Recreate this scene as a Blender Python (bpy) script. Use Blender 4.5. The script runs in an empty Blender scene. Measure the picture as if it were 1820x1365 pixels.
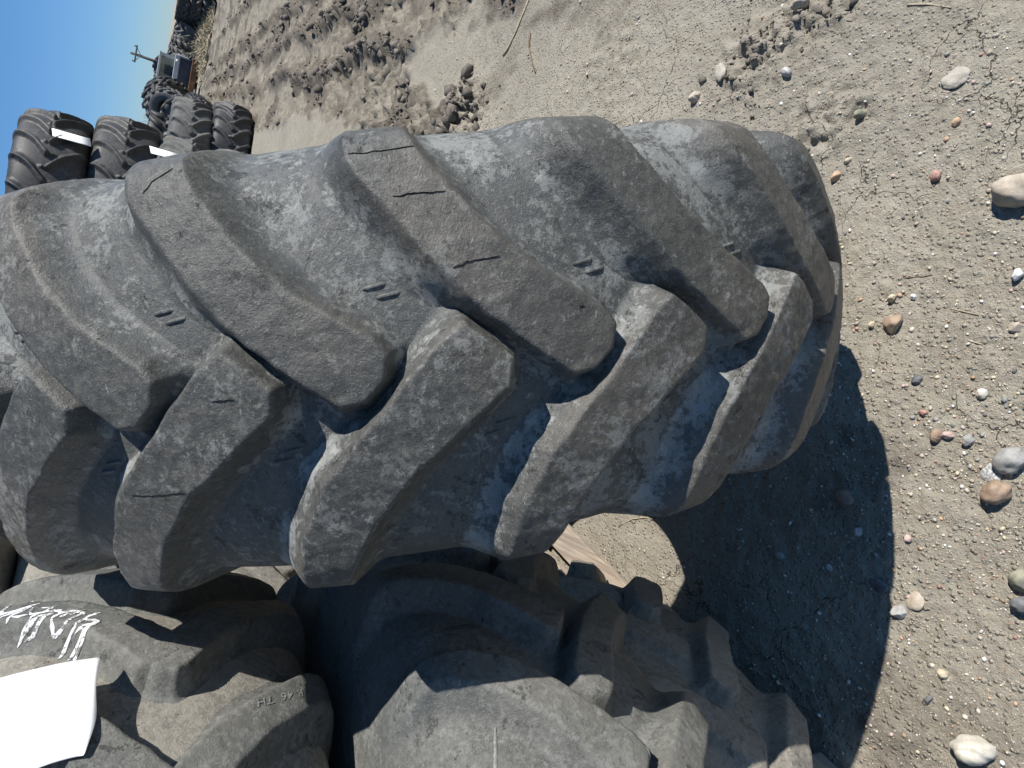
import bpy, math, random
import numpy as np
from mathutils import Vector, Matrix
from mathutils.bvhtree import BVHTree

PI = math.pi
random.seed(7)
rng = np.random.default_rng(11)
S = bpy.context.scene
C = S.collection

# ------------------------------------------------------------------ camera, world, sun
CAM_H = 1.4454
cam_d = bpy.data.cameras.new('camera')
cam_d.sensor_width = 36.0
cam_d.lens = 36.0 * 1150 / 1820
cam_d.clip_start = 0.05
cam_d.clip_end = 3000
cam = bpy.data.objects.new('camera', cam_d)
C.objects.link(cam)
right = Vector((0.98768834, 0.08127069, 0.13366681))      # world direction of "up" in the turned picture
down = Vector((0.15643447, -0.51312297, -0.84393902))     # world direction of "right" in the turned picture
fwd = Vector((0.0, 0.85445883, -0.51951911))
cam.matrix_world = Matrix(((down.x, right.x, -fwd.x, 0), (down.y, right.y, -fwd.y, 0), (down.z, right.z, -fwd.z, CAM_H), (0, 0, 0, 1)))
S.camera = cam

SUN_EL, SUN_AZ = math.radians(50), math.radians(-16)        # azimuth measured from +X towards +Y
L = Vector((math.cos(SUN_EL) * math.cos(SUN_AZ), math.cos(SUN_EL) * math.sin(SUN_AZ), math.sin(SUN_EL)))
w = bpy.data.worlds.new('World')
S.world = w
w.use_nodes = True
nt = w.node_tree
sky = nt.nodes.new('ShaderNodeTexSky')
sky.sky_type = 'NISHITA'
sky.sun_disc = False
sky.sun_elevation = SUN_EL
sky.sun_rotation = math.radians(90) - SUN_AZ
sky.altitude = 2000
sky.air_density = 1.0
sky.dust_density = 0.0
sky.ozone_density = 3.0
bg = nt.nodes['Background']
bg.inputs['Strength'].default_value = 0.095
tc = nt.nodes.new('ShaderNodeTexCoord')
sx = nt.nodes.new('ShaderNodeSeparateXYZ'); nt.links.new(tc.outputs['Generated'], sx.inputs[0])
rp = nt.nodes.new('ShaderNodeValToRGB')                   # hue of the hazeless dry air: the same all the way round, by elevation only
rp.color_ramp.elements[0].position = 0.0; rp.color_ramp.elements[0].color = (0.43, 0.58, 0.80, 1)
rp.color_ramp.elements[1].position = 0.45; rp.color_ramp.elements[1].color = (0.57, 0.99, 1.14, 1)
nt.links.new(sx.outputs[2], rp.inputs[0])
mx = nt.nodes.new('ShaderNodeMix'); mx.data_type = 'RGBA'; mx.blend_type = 'MULTIPLY'; mx.inputs[0].default_value = 1.0
nt.links.new(sky.outputs[0], mx.inputs[6]); nt.links.new(rp.outputs[0], mx.inputs[7])
nt.links.new(mx.outputs[2], bg.inputs['Color'])
sun_d = bpy.data.lights.new('sun', 'SUN')
sun_d.energy = 5.0
sun_d.angle = math.radians(0.5)
sun_d.color = (1.0, 0.955, 0.89)
sun = bpy.data.objects.new('sun', sun_d)
C.objects.link(sun)
sun.rotation_euler = L.to_track_quat('Z', 'Y').to_euler()
S.view_settings.view_transform = 'Standard'
S.view_settings.look = 'None'
S.view_settings.exposure = 0.46
S.view_settings.gamma = 1.0
S.view_settings.use_curve_mapping = False
S.render.engine = 'CYCLES'
S.cycles.max_bounces = 6

# ------------------------------------------------------------------ helpers
def link(o):
    C.objects.link(o)
    return o

def mesh_np(name, verts, faces, mat=None, smooth=True, attrs=None, matidx=None):
    """verts (n,3); faces (m,k) equal-sided"""
    verts = np.asarray(verts, dtype=np.float32)
    faces = np.asarray(faces, dtype=np.int32)
    me = bpy.data.meshes.new(name)
    me.vertices.add(len(verts))
    me.vertices.foreach_set('co', verts.ravel())
    k = faces.shape[1]
    me.loops.add(faces.size)
    me.loops.foreach_set('vertex_index', faces.ravel())
    me.polygons.add(len(faces))
    me.polygons.foreach_set('loop_start', np.arange(0, faces.size, k, dtype=np.int32))
    me.polygons.foreach_set('loop_total', np.full(len(faces), k, dtype=np.int32))
    if smooth:
        me.polygons.foreach_set('use_smooth', np.ones(len(faces), dtype=bool))
    mats = mat if isinstance(mat, (list, tuple)) else ([mat] if mat else [])
    for m in mats:
        me.materials.append(m)
    if matidx is not None:
        me.polygons.foreach_set('material_index', np.asarray(matidx, dtype=np.int32))
    if attrs:
        for n, a in attrs.items():
            at = me.attributes.new(n, 'FLOAT', 'POINT')
            at.data.foreach_set('value', np.asarray(a, dtype=np.float32))
    me.update(calc_edges=True)
    return me

def ob(name, me, parent=None):
    o = bpy.data.objects.new(name, me)
    link(o)
    if parent:
        o.parent = parent
    return o

def tag(o, label=None, cat=None, group=None, kind=None):
    if label: o['label'] = label
    if cat: o['category'] = cat
    if group: o['group'] = group
    if kind: o['kind'] = kind
    return o

def empty(name, loc=(0, 0, 0), label=None, cat=None, group=None):
    o = bpy.data.objects.new(name, None)
    link(o)
    o.location = loc
    o.empty_display_size = 0.1
    return tag(o, label, cat, group)

class MB:
    """collects boxes, tubes and grids into one mesh"""
    def __init__(s): s.v = []; s.f = []
    def box(s, lo, hi, rot=0.0, jit=0.0):
        b = len(s.v)
        cx, cy = (lo[0] + hi[0]) / 2, (lo[1] + hi[1]) / 2
        for z in (lo[2], hi[2]):
            for x, y in ((lo[0], lo[1]), (hi[0], lo[1]), (hi[0], hi[1]), (lo[0], hi[1])):
                dx, dy = x - cx, y - cy
                s.v.append((cx + dx * math.cos(rot) - dy * math.sin(rot) + random.uniform(-jit, jit), cy + dx * math.sin(rot) + dy * math.cos(rot) + random.uniform(-jit, jit), z + random.uniform(-jit, jit)))
        for q in ((0, 3, 2, 1), (4, 5, 6, 7), (0, 1, 5, 4), (1, 2, 6, 5), (2, 3, 7, 6), (3, 0, 4, 7)):
            s.f.append([b + i for i in q])
    def tube(s, pts, rad, n=6, flat=1.0):
        b = len(s.v)
        pts = [Vector(p) for p in pts]
        for i, p in enumerate(pts):
            t = (pts[min(i + 1, len(pts) - 1)] - pts[max(i - 1, 0)]).normalized()
            up = Vector((0, 0, 1)) if abs(t.z) < 0.9 else Vector((1, 0, 0))
            a = t.cross(up).normalized(); c = a.cross(t)
            r = rad[i] if isinstance(rad, (list, tuple)) else rad
            for k in range(n):
                an = 2 * PI * k / n
                s.v.append(tuple(p + a * r * math.cos(an) + c * r * flat * math.sin(an)))
        for i in range(len(pts) - 1):
            for k in range(n):
                s.f.append([b + i * n + k, b + i * n + (k + 1) % n, b + (i + 1) * n + (k + 1) % n, b + (i + 1) * n + k])
        s.f.append([b + k for k in range(n)][::-1])
        s.f.append([b + (len(pts) - 1) * n + k for k in range(n)])
    def build(s, name, mat, parent=None, smooth=False, bevel=0.0):
        me = bpy.data.meshes.new(name)
        me.from_pydata(s.v, [], s.f)
        me.materials.append(mat)
        if smooth:
            for p in me.polygons: p.use_smooth = True
        o = ob(name, me, parent)
        if bevel:
            m = o.modifiers.new('bevel', 'BEVEL'); m.width = bevel; m.segments = 2
        return o

def _hash(ix, iy, seed):
    h = (ix.astype(np.int64) * 374761393 + iy.astype(np.int64) * 668265263 + seed * 974634777) & 0xFFFFFFFF
    h = ((h ^ (h >> 13)) * 1274126177) & 0xFFFFFFFF
    h = h ^ (h >> 16)
    return (h & 0xFFFF) / 65535.0

def noise2(x, y, seed=0):
    ix, iy = np.floor(x), np.floor(y)
    fx, fy = x - ix, y - iy
    ux, uy = fx * fx * fx * (fx * (fx * 6 - 15) + 10), fy * fy * fy * (fy * (fy * 6 - 15) + 10)
    r = 0
    for dx in (0, 1):
        for dy in (0, 1):
            a = _hash(ix + dx, iy + dy, seed) * 2 * PI
            g = np.cos(a) * (fx - dx) + np.sin(a) * (fy - dy)
            r = r + g * (ux if dx else 1 - ux) * (uy if dy else 1 - uy)
    return r * 1.5

def fbm(x, y, octv=4, seed=0):
    r, a = 0, 1.0
    for i in range(octv):
        r = r + a * noise2(x * 2 ** i + 17.3 * i, y * 2 ** i - 9.1 * i, seed + i)
        a *= 0.5
    return r

def sstep(x, a, b):
    t = np.clip((x - a) / (b - a), 0, 1)
    return t * t * (3 - 2 * t)

# ------------------------------------------------------------------ materials
def new_mat(name):
    m = bpy.data.materials.new(name)
    m.use_nodes = True
    n = m.node_tree.nodes
    return m, n, m.node_tree.links, n['Principled BSDF']

class NB:
    """small node-building helper"""
    def __init__(s, name):
        s.m, s.n, s.l, s.b = new_mat(name)
        s.geo = s.n.new('ShaderNodeNewGeometry')
    def set(s, sock, v):
        if hasattr(v, 'node'): s.l.new(v, sock)
        else: sock.default_value = v
    def noise(s, scale, detail=4, rough=0.55, dist=0.0, vec=None, out='Fac'):
        t = s.n.new('ShaderNodeTexNoise')
        t.inputs['Scale'].default_value = scale; t.inputs['Detail'].default_value = detail
        t.inputs['Roughness'].default_value = rough; t.inputs['Distortion'].default_value = dist
        s.l.new(vec if vec is not None else s.geo.outputs['Position'], t.inputs['Vector'])
        return t.outputs[out]
    def vor(s, scale, feature='F1', out='Distance', vec=None, rand=1.0):
        t = s.n.new('ShaderNodeTexVoronoi')
        t.feature = feature
        t.inputs['Scale'].default_value = scale
        t.inputs['Randomness'].default_value = rand
        s.l.new(vec if vec is not None else s.geo.outputs['Position'], t.inputs['Vector'])
        return t.outputs[out]
    def ramp(s, fac, a, b, lo=0.0, hi=1.0):
        t = s.n.new('ShaderNodeMapRange')
        t.interpolation_type = 'SMOOTHSTEP'
        s.set(t.inputs['Value'], fac)
        t.inputs['From Min'].default_value = a; t.inputs['From Max'].default_value = b
        t.inputs['To Min'].default_value = lo; t.inputs['To Max'].default_value = hi
        return t.outputs['Result']
    def math(s, op, a, b=0.0):
        t = s.n.new('ShaderNodeMath'); t.operation = op
        s.set(t.inputs[0], a); s.set(t.inputs[1], b)
        return t.outputs[0]
    def mix(s, fac, a, b):
        t = s.n.new('ShaderNodeMix'); t.data_type = 'RGBA'
        s.set(t.inputs[0], fac)
        for i, v in ((6, a), (7, b)):
            if hasattr(v, 'node'): s.l.new(v, t.inputs[i])
            else: t.inputs[i].default_value = (*v, 1)
        return t.outputs[2]
    def attr(s, name):
        t = s.n.new('ShaderNodeAttribute'); t.attribute_name = name
        return t.outputs['Fac']
    def bump(s, height, strength=0.5, dist=0.01, normal=None):
        t = s.n.new('ShaderNodeBump')
        t.inputs['Strength'].default_value = strength; t.inputs['Distance'].default_value = dist
        s.l.new(height, t.inputs['Height'])
        if normal is not None: s.l.new(normal, t.inputs['Normal'])
        return t.outputs['Normal']
    def done(s, col, rough=0.8, normal=None, spec=0.4):
        s.set(s.b.inputs['Base Color'], col if hasattr(col, 'node') else (*col, 1))
        s.set(s.b.inputs['Roughness'], rough)
        s.b.inputs['Specular IOR Level'].default_value = spec
        if normal is not None: s.l.new(normal, s.b.inputs['Normal'])
        return s.m

def rubber(name, dark, brown, dust, amount=0.5, cavw=0.5, scale=1.0, rough=0.62, bumps=1.0, low=None):
    k = NB(name)
    if low is None: low = tuple(0.5 * (a + b) for a, b in zip(dark, brown))
    big = k.noise(3.2 * scale, 3, 0.5)
    mid = k.noise(15 * scale, 8, 0.72, 0.15)
    fine = k.noise(110 * scale, 5, 0.72)
    grit = k.noise(430 * scale, 3, 0.7)
    top = k.attr('top')
    # top faces polished brown and grey, the casing below a cooler grey
    c = k.mix(k.ramp(big, 0.40, 0.60), dark, brown)
    c = k.mix(k.math('MULTIPLY', k.ramp(top, 0.85, 0.35), 0.85), c, low)
    c = k.mix(k.math('MULTIPLY', k.ramp(fine, 0.38, 0.68), 0.45), c, tuple(x * 1.6 for x in brown))
    cav = k.math('MULTIPLY', k.attr('cav'), cavw)
    m = k.math('ADD', mid, k.math('MULTIPLY', k.math('SUBTRACT', fine, 0.5), 0.75))
    m = k.math('ADD', m, k.math('MULTIPLY', k.math('SUBTRACT', big, 0.5), 0.5))
    m = k.math('ADD', m, k.math('MULTIPLY', cav, 0.22))
    patch = k.ramp(m, 0.66 - 0.26 * amount, 0.72 - 0.16 * amount)
    c = k.mix(k.math('MULTIPLY', patch, k.math('ADD', 0.30, k.math('MULTIPLY', cav, 0.35))), c, dust)
    # a second, crisper generation of flaked mud film
    fl = k.noise(34 * scale, 9, 0.85, 0.2)
    film = k.ramp(k.math('ADD', fl, k.math('MULTIPLY', cav, 0.10)), 0.585 - 0.05 * amount, 0.61 - 0.05 * amount)
    c = k.mix(k.math('MULTIPLY', film, k.math('ADD', 0.24, k.math('MULTIPLY', cav, 0.2))), c, dust)
    # short random scratches
    mp = k.n.new('ShaderNodeMapping'); mp.inputs['Scale'].default_value = (1.0, 5.0, 1.6); mp.inputs['Rotation'].default_value = (0.5, 0.3, 0.6)
    k.l.new(k.geo.outputs['Position'], mp.inputs['Vector'])
    sc1 = k.noise(60 * scale, 3, 0.6, 0.4, vec=mp.outputs[0])
    c = k.mix(k.math('MULTIPLY', k.ramp(sc1, 0.66, 0.70), 0.45), c, dust)
    sp = k.ramp(grit, 0.64, 0.70)
    c = k.mix(k.math('MULTIPLY', sp, 0.5), c, tuple(min(1, x * 1.3) for x in dust))
    sc = k.ramp(k.noise(24 * scale, 8, 0.82, 0.3), 0.585, 0.63)
    c = k.mix(k.math('MULTIPLY', sc, 0.6), c, tuple(x * 0.5 for x in dark))
    r = k.math('ADD', rough, k.math('MULTIPLY', patch, 0.2))
    h = k.math('ADD', k.math('MULTIPLY', fine, 0.7), k.math('MULTIPLY', grit, 0.35))
    h = k.math('ADD', h, k.math('MULTIPLY', film, 0.16))
    h = k.math('ADD', h, k.math('MULTIPLY', sc, -0.45))
    nrm = k.bump(h, 0.75 * bumps, 0.0035)
    nrm = k.bump(mid, 0.22 * bumps, 0.006, nrm)
    return k.done(c, r, nrm, 0.45)

M = {}
M['rubber_worn'] = rubber('worn_rubber', (0.056, 0.058, 0.054), (0.090, 0.083, 0.071), (0.30, 0.31, 0.295), 0.33, 1.15, rough=0.50, low=(0.072, 0.078, 0.077))
M['rubber_dusty'] = rubber('dusty_rubber', (0.15, 0.14, 0.125), (0.21, 0.195, 0.165), (0.34, 0.32, 0.275), 0.75, 0.35, 0.9, 0.75, 1.0)
M['rubber_grey'] = rubber('grey_rubber', (0.085, 0.091, 0.088), (0.125, 0.123, 0.110), (0.24, 0.245, 0.232), 0.45, 0.35, 0.9, 0.7, 1.1)
M['rubber_black'] = rubber('black_rubber', (0.022, 0.024, 0.026), (0.040, 0.038, 0.036), (0.12, 0.12, 0.118), 0.25, 0.4, 0.5, 0.55, 0.5)
M['rubber_far'] = rubber('faded_rubber', (0.050, 0.054, 0.054), (0.080, 0.078, 0.072), (0.22, 0.22, 0.21), 0.45, 0.4, 0.5, 0.7, 0.5)

def simple(name, a, b, scale=30, rough=0.7, bumpd=0.002, spec=0.3, detail=4):
    k = NB(name)
    n = k.noise(scale, detail, 0.6)
    f = k.noise(scale * 6, 3, 0.6)
    c = k.mix(k.ramp(n, 0.35, 0.65), a, b)
    c = k.mix(k.math('MULTIPLY', k.ramp(f, 0.55, 0.7), 0.35), c, tuple(min(1, x * 1.4) for x in b))
    return k.done(c, rough, k.bump(f, 0.5, bumpd), spec)

M['paper'] = simple('paper', (0.86, 0.87, 0.87), (0.90, 0.90, 0.90), 6, 0.8, 0.0004)
def chalk_mat():
    k = NB('chalk')
    g = k.noise(190, 5, 0.8); q = k.noise(45, 4, 0.6)
    f = k.ramp(k.math('ADD', g, k.math('MULTIPLY', k.math('SUBTRACT', q, 0.5), 0.6)), 0.40, 0.52)
    return k.done(k.mix(f, (0.15, 0.15, 0.145), (0.72, 0.73, 0.75)), 0.95, k.bump(g, 0.6, 0.001), 0.1)
M['chalk'] = chalk_mat()
M['emboss'] = simple('raised_lettering', (0.16, 0.165, 0.16), (0.26, 0.265, 0.255), 200, 0.8, 0.001)
M['crack'] = simple('cracked_rubber', (0.008, 0.008, 0.008), (0.014, 0.013, 0.012), 100, 0.9, 0.001, 0.1)
M['rust'] = simple('rusty_steel', (0.17, 0.075, 0.035), (0.30, 0.15, 0.075), 5, 0.85)
M['steel'] = simple('grey_painted_steel', (0.40, 0.41, 0.40), (0.52, 0.52, 0.50), 3, 0.6)
M['steel_dark'] = simple('dark_painted_steel', (0.035, 0.04, 0.05), (0.06, 0.065, 0.075), 3, 0.6)
M['glass'] = simple('dirty_glass', (0.16, 0.18, 0.16), (0.26, 0.28, 0.24), 3, 0.15, 0.0005, 0.6)
M['pole'] = simple('weathered_pole', (0.07, 0.065, 0.06), (0.11, 0.10, 0.09), 8, 0.8)
M['straw'] = simple('dry_straw', (0.33, 0.28, 0.19), (0.46, 0.40, 0.28), 60, 0.9)
M['twig'] = simple('brown_twig', (0.14, 0.10, 0.07), (0.24, 0.18, 0.12), 90, 0.9)
M['pipe'] = simple('scrap_timber', (0.20, 0.13, 0.075), (0.30, 0.21, 0.13), 5, 0.85)

def wood():
    k = NB('weathered_wood')
    mp = k.n.new('ShaderNodeMapping'); mp.inputs['Rotation'].default_value = (0, 0, math.radians(-15.6)); mp.inputs['Scale'].default_value = (60, 3, 60)
    k.l.new(k.geo.outputs['Position'], mp.inputs['Vector'])
    g = k.noise(1.0, 5, 0.65, 1.0, vec=mp.outputs[0])
    f = k.noise(9, 3, 0.6)
    c = k.mix(k.ramp(g, 0.3, 0.7), (0.23, 0.185, 0.145), (0.42, 0.36, 0.29))
    c = k.mix(k.math('MULTIPLY', k.ramp(f, 0.45, 0.65), 0.4), c, (0.22, 0.20, 0.18))
    return k.done(c, 0.85, k.bump(g, 0.7, 0.002), 0.2)
M['wood'] = wood()

def soil(name='dry_soil', clod=False):
    k = NB(name)
    big = k.noise(1.3, 4, 0.55)
    mid = k.noise(9, 5, 0.6)
    fine = k.noise(70, 5, 0.7)
    grit = k.noise(260, 3, 0.7)
    c = k.mix(k.ramp(big, 0.35, 0.65), (0.305, 0.278, 0.224), (0.365, 0.332, 0.260))
    c = k.mix(k.math('MULTIPLY', k.ramp(mid, 0.4, 0.7), 0.5), c, (0.40, 0.372, 0.312))
    c = k.mix(k.math('MULTIPLY', k.ramp(fine, 0.36, 0.66), 0.45), c, (0.24, 0.213, 0.174))
    # sand grains: coloured cells
    vor = k.n.new('ShaderNodeTexVoronoi'); vor.inputs['Scale'].default_value = 210
    k.l.new(k.geo.outputs['Position'], vor.inputs['Vector'])
    sep = k.n.new('ShaderNodeSeparateColor'); k.l.new(vor.outputs['Color'], sep.inputs[0])
    isg = k.math('MULTIPLY', k.ramp(sep.outputs[0], 0.80, 0.82), k.ramp(vor.outputs['Distance'], 0.36, 0.28))
    gcol = k.mix(sep.outputs[1], (0.46, 0.31, 0.22), (0.55, 0.52, 0.46))
    gcol = k.mix(k.ramp(sep.outputs[2], 0.80, 0.84), gcol, (0.12, 0.115, 0.11))
    c = k.mix(k.math('MULTIPLY', isg, 0.85), c, gcol)
    wet = k.attr('moist')
    wetn = k.math('MULTIPLY', k.ramp(k.math('ADD', wet, k.math('MULTIPLY', k.math('SUBTRACT', mid, 0.5), 0.9)), 0.22, 0.72), 0.88)
    c = k.mix(wetn, c, (0.135, 0.116, 0.094))
    if clod:
        return k.done(k.mix(k.ramp(mid, 0.35, 0.65), (0.115, 0.100, 0.085), (0.215, 0.19, 0.16)), 0.95, k.bump(fine, 0.8, 0.004), 0.15)
    # drying cracks
    nz = k.noise(7, 4, 0.6, out='Color')
    va = k.n.new('ShaderNodeVectorMath'); va.operation = 'SCALE'; va.inputs['Scale'].default_value = 0.16
    k.l.new(nz, va.inputs[0])
    vb = k.n.new('ShaderNodeVectorMath'); vb.operation = 'ADD'
    k.l.new(k.geo.outputs['Position'], vb.inputs[0]); k.l.new(va.outputs[0], vb.inputs[1])
    ed = k.vor(5.2, 'DISTANCE_TO_EDGE', vec=vb.outputs[0])
    where = k.math('MULTIPLY', k.ramp(k.noise(2.6, 3, 0.6), 0.44, 0.56), k.ramp(wet, 0.3, 0.05))
    crack = k.math('MULTIPLY', k.ramp(ed, 0.008, 0.002), where)
    c = k.mix(k.math('MULTIPLY', crack, 0.75), c, (0.08, 0.068, 0.058))
    peb = k.n.new('ShaderNodeTexVoronoi'); peb.inputs['Scale'].default_value = 95
    k.l.new(k.geo.outputs['Position'], peb.inputs['Vector'])
    sp2 = k.n.new('ShaderNodeSeparateColor'); k.l.new(peb.outputs['Color'], sp2.inputs[0])
    isp = k.math('MULTIPLY', k.ramp(sp2.outputs[0], 0.52, 0.56), k.ramp(peb.outputs['Distance'], 0.5, 0.15))
    h = k.math('ADD', k.math('MULTIPLY', fine, 0.9), k.math('MULTIPLY', grit, 0.45))
    h = k.math('ADD', h, k.math('MULTIPLY', isp, 0.55))
    h = k.math('ADD', h, k.math('MULTIPLY', isg, 0.35))
    h = k.math('ADD', h, k.math('MULTIPLY', crack, -1.1))
    nrm = k.bump(h, 1.0, 0.009)
    return k.done(c, 0.95, nrm, 0.12)
M['soil'] = soil()
M['clod'] = soil('clod_soil', True)

STONE = {
    'brown': ((0.30, 0.185, 0.105), (0.42, 0.28, 0.17)), 'grey': ((0.24, 0.235, 0.215), (0.37, 0.36, 0.33)),
    'speck': ((0.20, 0.20, 0.20), (0.62, 0.61, 0.58)), 'tan': ((0.40, 0.32, 0.22), (0.52, 0.43, 0.31)),
    'orange': ((0.50, 0.28, 0.13), (0.60, 0.40, 0.22)), 'yellow': ((0.55, 0.44, 0.25), (0.68, 0.57, 0.36)),
    'olive': ((0.20, 0.20, 0.13), (0.33, 0.31, 0.20)), 'cream': ((0.56, 0.50, 0.37), (0.66, 0.61, 0.50)),
    'dred': ((0.19, 0.12, 0.095), (0.27, 0.18, 0.14)), 'red': ((0.36, 0.15, 0.10), (0.52, 0.28, 0.20)),
    'pink': ((0.50, 0.32, 0.26), (0.60, 0.42, 0.35)), 'white': ((0.62, 0.60, 0.55), (0.78, 0.76, 0.72)),
    'flat': ((0.38, 0.33, 0.25), (0.50, 0.45, 0.36)), 'dgrey': ((0.11, 0.115, 0.12), (0.20, 0.20, 0.20)),
    'lgrey': ((0.37, 0.36, 0.33), (0.50, 0.48, 0.44))}
for s_, (a_, b_) in STONE.items():
    a_, b_ = [tuple((0.72 * c_ + 0.28 * sum(t_) / 3) * 0.9 for c_ in t_) for t_ in (a_, b_)]
    M['st_' + s_] = simple(s_ + '_stone', a_, b_, 260 if s_ == 'speck' else 45, 0.75, 0.0012, 0.3)

# ------------------------------------------------------------------ ground
P_RIDGE = [(1.00, 0.0), (1.48, 0.0), (1.95, 0.35)]

def poly_inside(x, y, poly):
    ins = np.zeros(np.shape(x), bool)
    n = len(poly)
    for i in range(n):
        x1, y1 = poly[i]; x2, y2 = poly[(i + 1) % n]
        c = ((y1 > y) != (y2 > y)) & (x < (x2 - x1) * (y - y1) / (y2 - y1 + 1e-12) + x1)
        ins ^= c
    return ins

def poly_dist(x, y, poly, closed=True):
    d = np.full(np.shape(x), 1e9)
    n = len(poly)
    for i in range(n if closed else n - 1):
        x1, y1 = poly[i]; x2, y2 = poly[(i + 1) % n]
        ex, ey = x2 - x1, y2 - y1
        t = np.clip(((x - x1) * ex + (y - y1) * ey) / (ex * ex + ey * ey + 1e-12), 0, 1)
        d = np.minimum(d, np.hypot(x - x1 - t * ex, y - y1 - t * ey))
    return d

CHURN = [(1.82, 2.66), (2.02, 3.3), (2.22, 4.1), (2.12, 4.55), (1.78, 4.0), (1.46, 3.22), (1.30, 3.42), (1.45, 4.2), (1.70, 5.1), (2.15, 6.2), (2.6, 7.5), (3.4, 11.6), (4.6, 17.0), (5.5, 30.0), (40, 34), (40, 1.2), (2.6, 1.2), (2.05, 1.9)]

def ground_h(x, y):
    x = np.asarray(x, float); y = np.asarray(y, float)
    near = np.exp(-np.hypot(x, y) / 9)
    h = 0.012 * fbm(x * 0.9, y * 0.9, 3, 5) + 0.004 * fbm(x * 6, y * 6, 3, 9)
    h = h + near * (0.0030 * fbm(x * 30, y * 30, 3, 21) + 0.003 * sstep(fbm(x * 14, y * 14, 3, 23), 0.1, 0.6))
    ins = poly_inside(x, y, CHURN)
    d = poly_dist(x, y, CHURN)
    sd = np.where(ins, -d, d) + 0.10 * fbm(x * 3, y * 3, 3, 31)
    ch = 1 - sstep(sd, -0.10, 0.06)
    p = x * 0.96 - y * 0.27 + 0.13 * fbm(x * 0.8, y * 0.8, 3, 44)
    q = x * 0.27 + y * 0.96
    moist = np.zeros_like(h)
    rel = np.zeros_like(h)
    for pc, _ in ((0.98, 0), (1.48, 0), (1.95, 0), (2.9, 0)):
        r = np.exp(-((p - pc) / (0.10 + 0.05 * fbm(q * 0.9, p, 2, 71))) ** 2)
        breakup = 0.28 + 0.72 * sstep(fbm(q * 0.8 + pc * 7, p * 2, 3, 77), -0.35, 0.25)
        rel = rel + 0.085 * r * breakup
        moist = np.maximum(moist, r * breakup)
    # pressed bars of passing treads between the ridges
    bars = np.sin(q * 2 * PI / 0.17 + 3.0 * np.abs(((p * 2.05) % 1.0) - 0.5) * 2 * PI)
    rel = rel - 0.03 + 0.014 * bars * sstep(fbm(x * 1.7, y * 1.7, 2, 91), -0.5, 0.1)
    lump = fbm(x * 11, y * 11, 4, 55)
    rel = rel + 0.065 * np.abs(lump) * (0.35 + 0.9 * sstep(fbm(x * 1.3, y * 1.3, 3, 87), -0.3, 0.5)) + 0.016 * lump + 0.012 * fbm(x * 34, y * 34, 2, 57)
    edge = np.exp(-(sd / 0.09) ** 2) * sstep(y, 2.2, 3.0) * (0.4 + 0.6 * sstep(fbm(x * 2.3, y * 2.3, 2, 63), -0.3, 0.2))
    moist = np.maximum(moist, edge * 0.9)
    moist = np.maximum(moist, 0.75 * sstep(fbm(x * 1.5 + 4, y * 0.9, 4, 93), 0.0, 0.5))
    rel = rel + 0.05 * edge * (0.6 + 0.6 * np.abs(fbm(x * 9, y * 9, 3, 66)))
    h = h + ch * rel
    # small broken-up spots close by
    for cx, cy, rad, amp in ((1.05, 1.33, 0.13, 0.016), (1.12, 1.12, 0.12, 0.014), (0.80, 1.02, 0.10, 0.010), (1.40, 3.35, 0.20, 0.07), (0.75, 1.15, 0.12, 0.008), (1.25, 2.0, 0.2, 0.008)):
        g = np.exp(-((x - cx) ** 2 + (y - cy) ** 2) / rad ** 2)
        h = h + g * amp * (0.7 + 1.6 * fbm(x * 24, y * 24, 3, 13))
        moist = np.maximum(moist, 0.55 * g * (amp > 0.012))
    return h, np.clip(ch * (0.42 + 0.58 * moist) + 0.6 * moist * (1 - ch) * (np.hypot(x, y) < 4), 0, 1)

def gz(x, y):
    return float(ground_h(np.array([x]), np.array([y]))[0][0])

def build_ground():
    rr = [0.30]
    while rr[-1] < 42: rr.append(rr[-1] * 1.0046)
    while rr[-1] < 1500: rr.append(rr[-1] * 1.06)
    rr = np.array(rr)
    a = np.concatenate([np.radians(np.linspace(-180, -62, 40, endpoint=False)), np.radians(np.linspace(-62, 56, 440, endpoint=False)), np.radians(np.linspace(56, 180, 40, endpoint=False))])
    Rr, Aa = np.meshgrid(rr, a, indexing='ij')
    X, Y = Rr * np.sin(Aa), Rr * np.cos(Aa)
    Z, Mo = ground_h(X, Y)
    fade = 1 - sstep(Rr, 60, 200)
    Z = Z * fade
    nr, na = Rr.shape
    V = np.stack([X, Y, Z], -1).reshape(-1, 3)
    i, j = np.meshgrid(np.arange(nr - 1), np.arange(na), indexing='ij')
    j2 = (j + 1) % na
    F = np.stack([i * na + j, (i + 1) * na + j, (i + 1) * na + j2, i * na + j2], -1).reshape(-1, 4)[:, ::-1]
    # centre fan, closed with quads to a single small disc
    V = np.vstack([V, [[0, 0, gz(0, 0)]]])
    c = len(V) - 1
    jj = np.arange(0, na, 2)
    Fc = np.stack([np.full(len(jj), c), (jj + 2) % na, (jj + 1) % na, jj], -1)
    F = np.vstack([F, Fc])
    me = mesh_np('ground', V, F, M['soil'], True, {'moist': np.append(Mo.reshape(-1), 0)})
    g = ob('ground', me)
    tag(g, kind='structure')
    return g
build_ground()

# ------------------------------------------------------------------ rocks
def ico(sub):
    import bmesh
    bm = bmesh.new()
    bmesh.ops.create_icosphere(bm, subdivisions=sub, radius=1)
    v = np.array([q.co[:] for q in bm.verts]); f = np.array([[x.index for x in q.verts] for q in bm.faces])
    bm.free()
    return v, f
ICO1, ICO2, ICO4 = ico(1), ico(2), ico(4)

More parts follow.
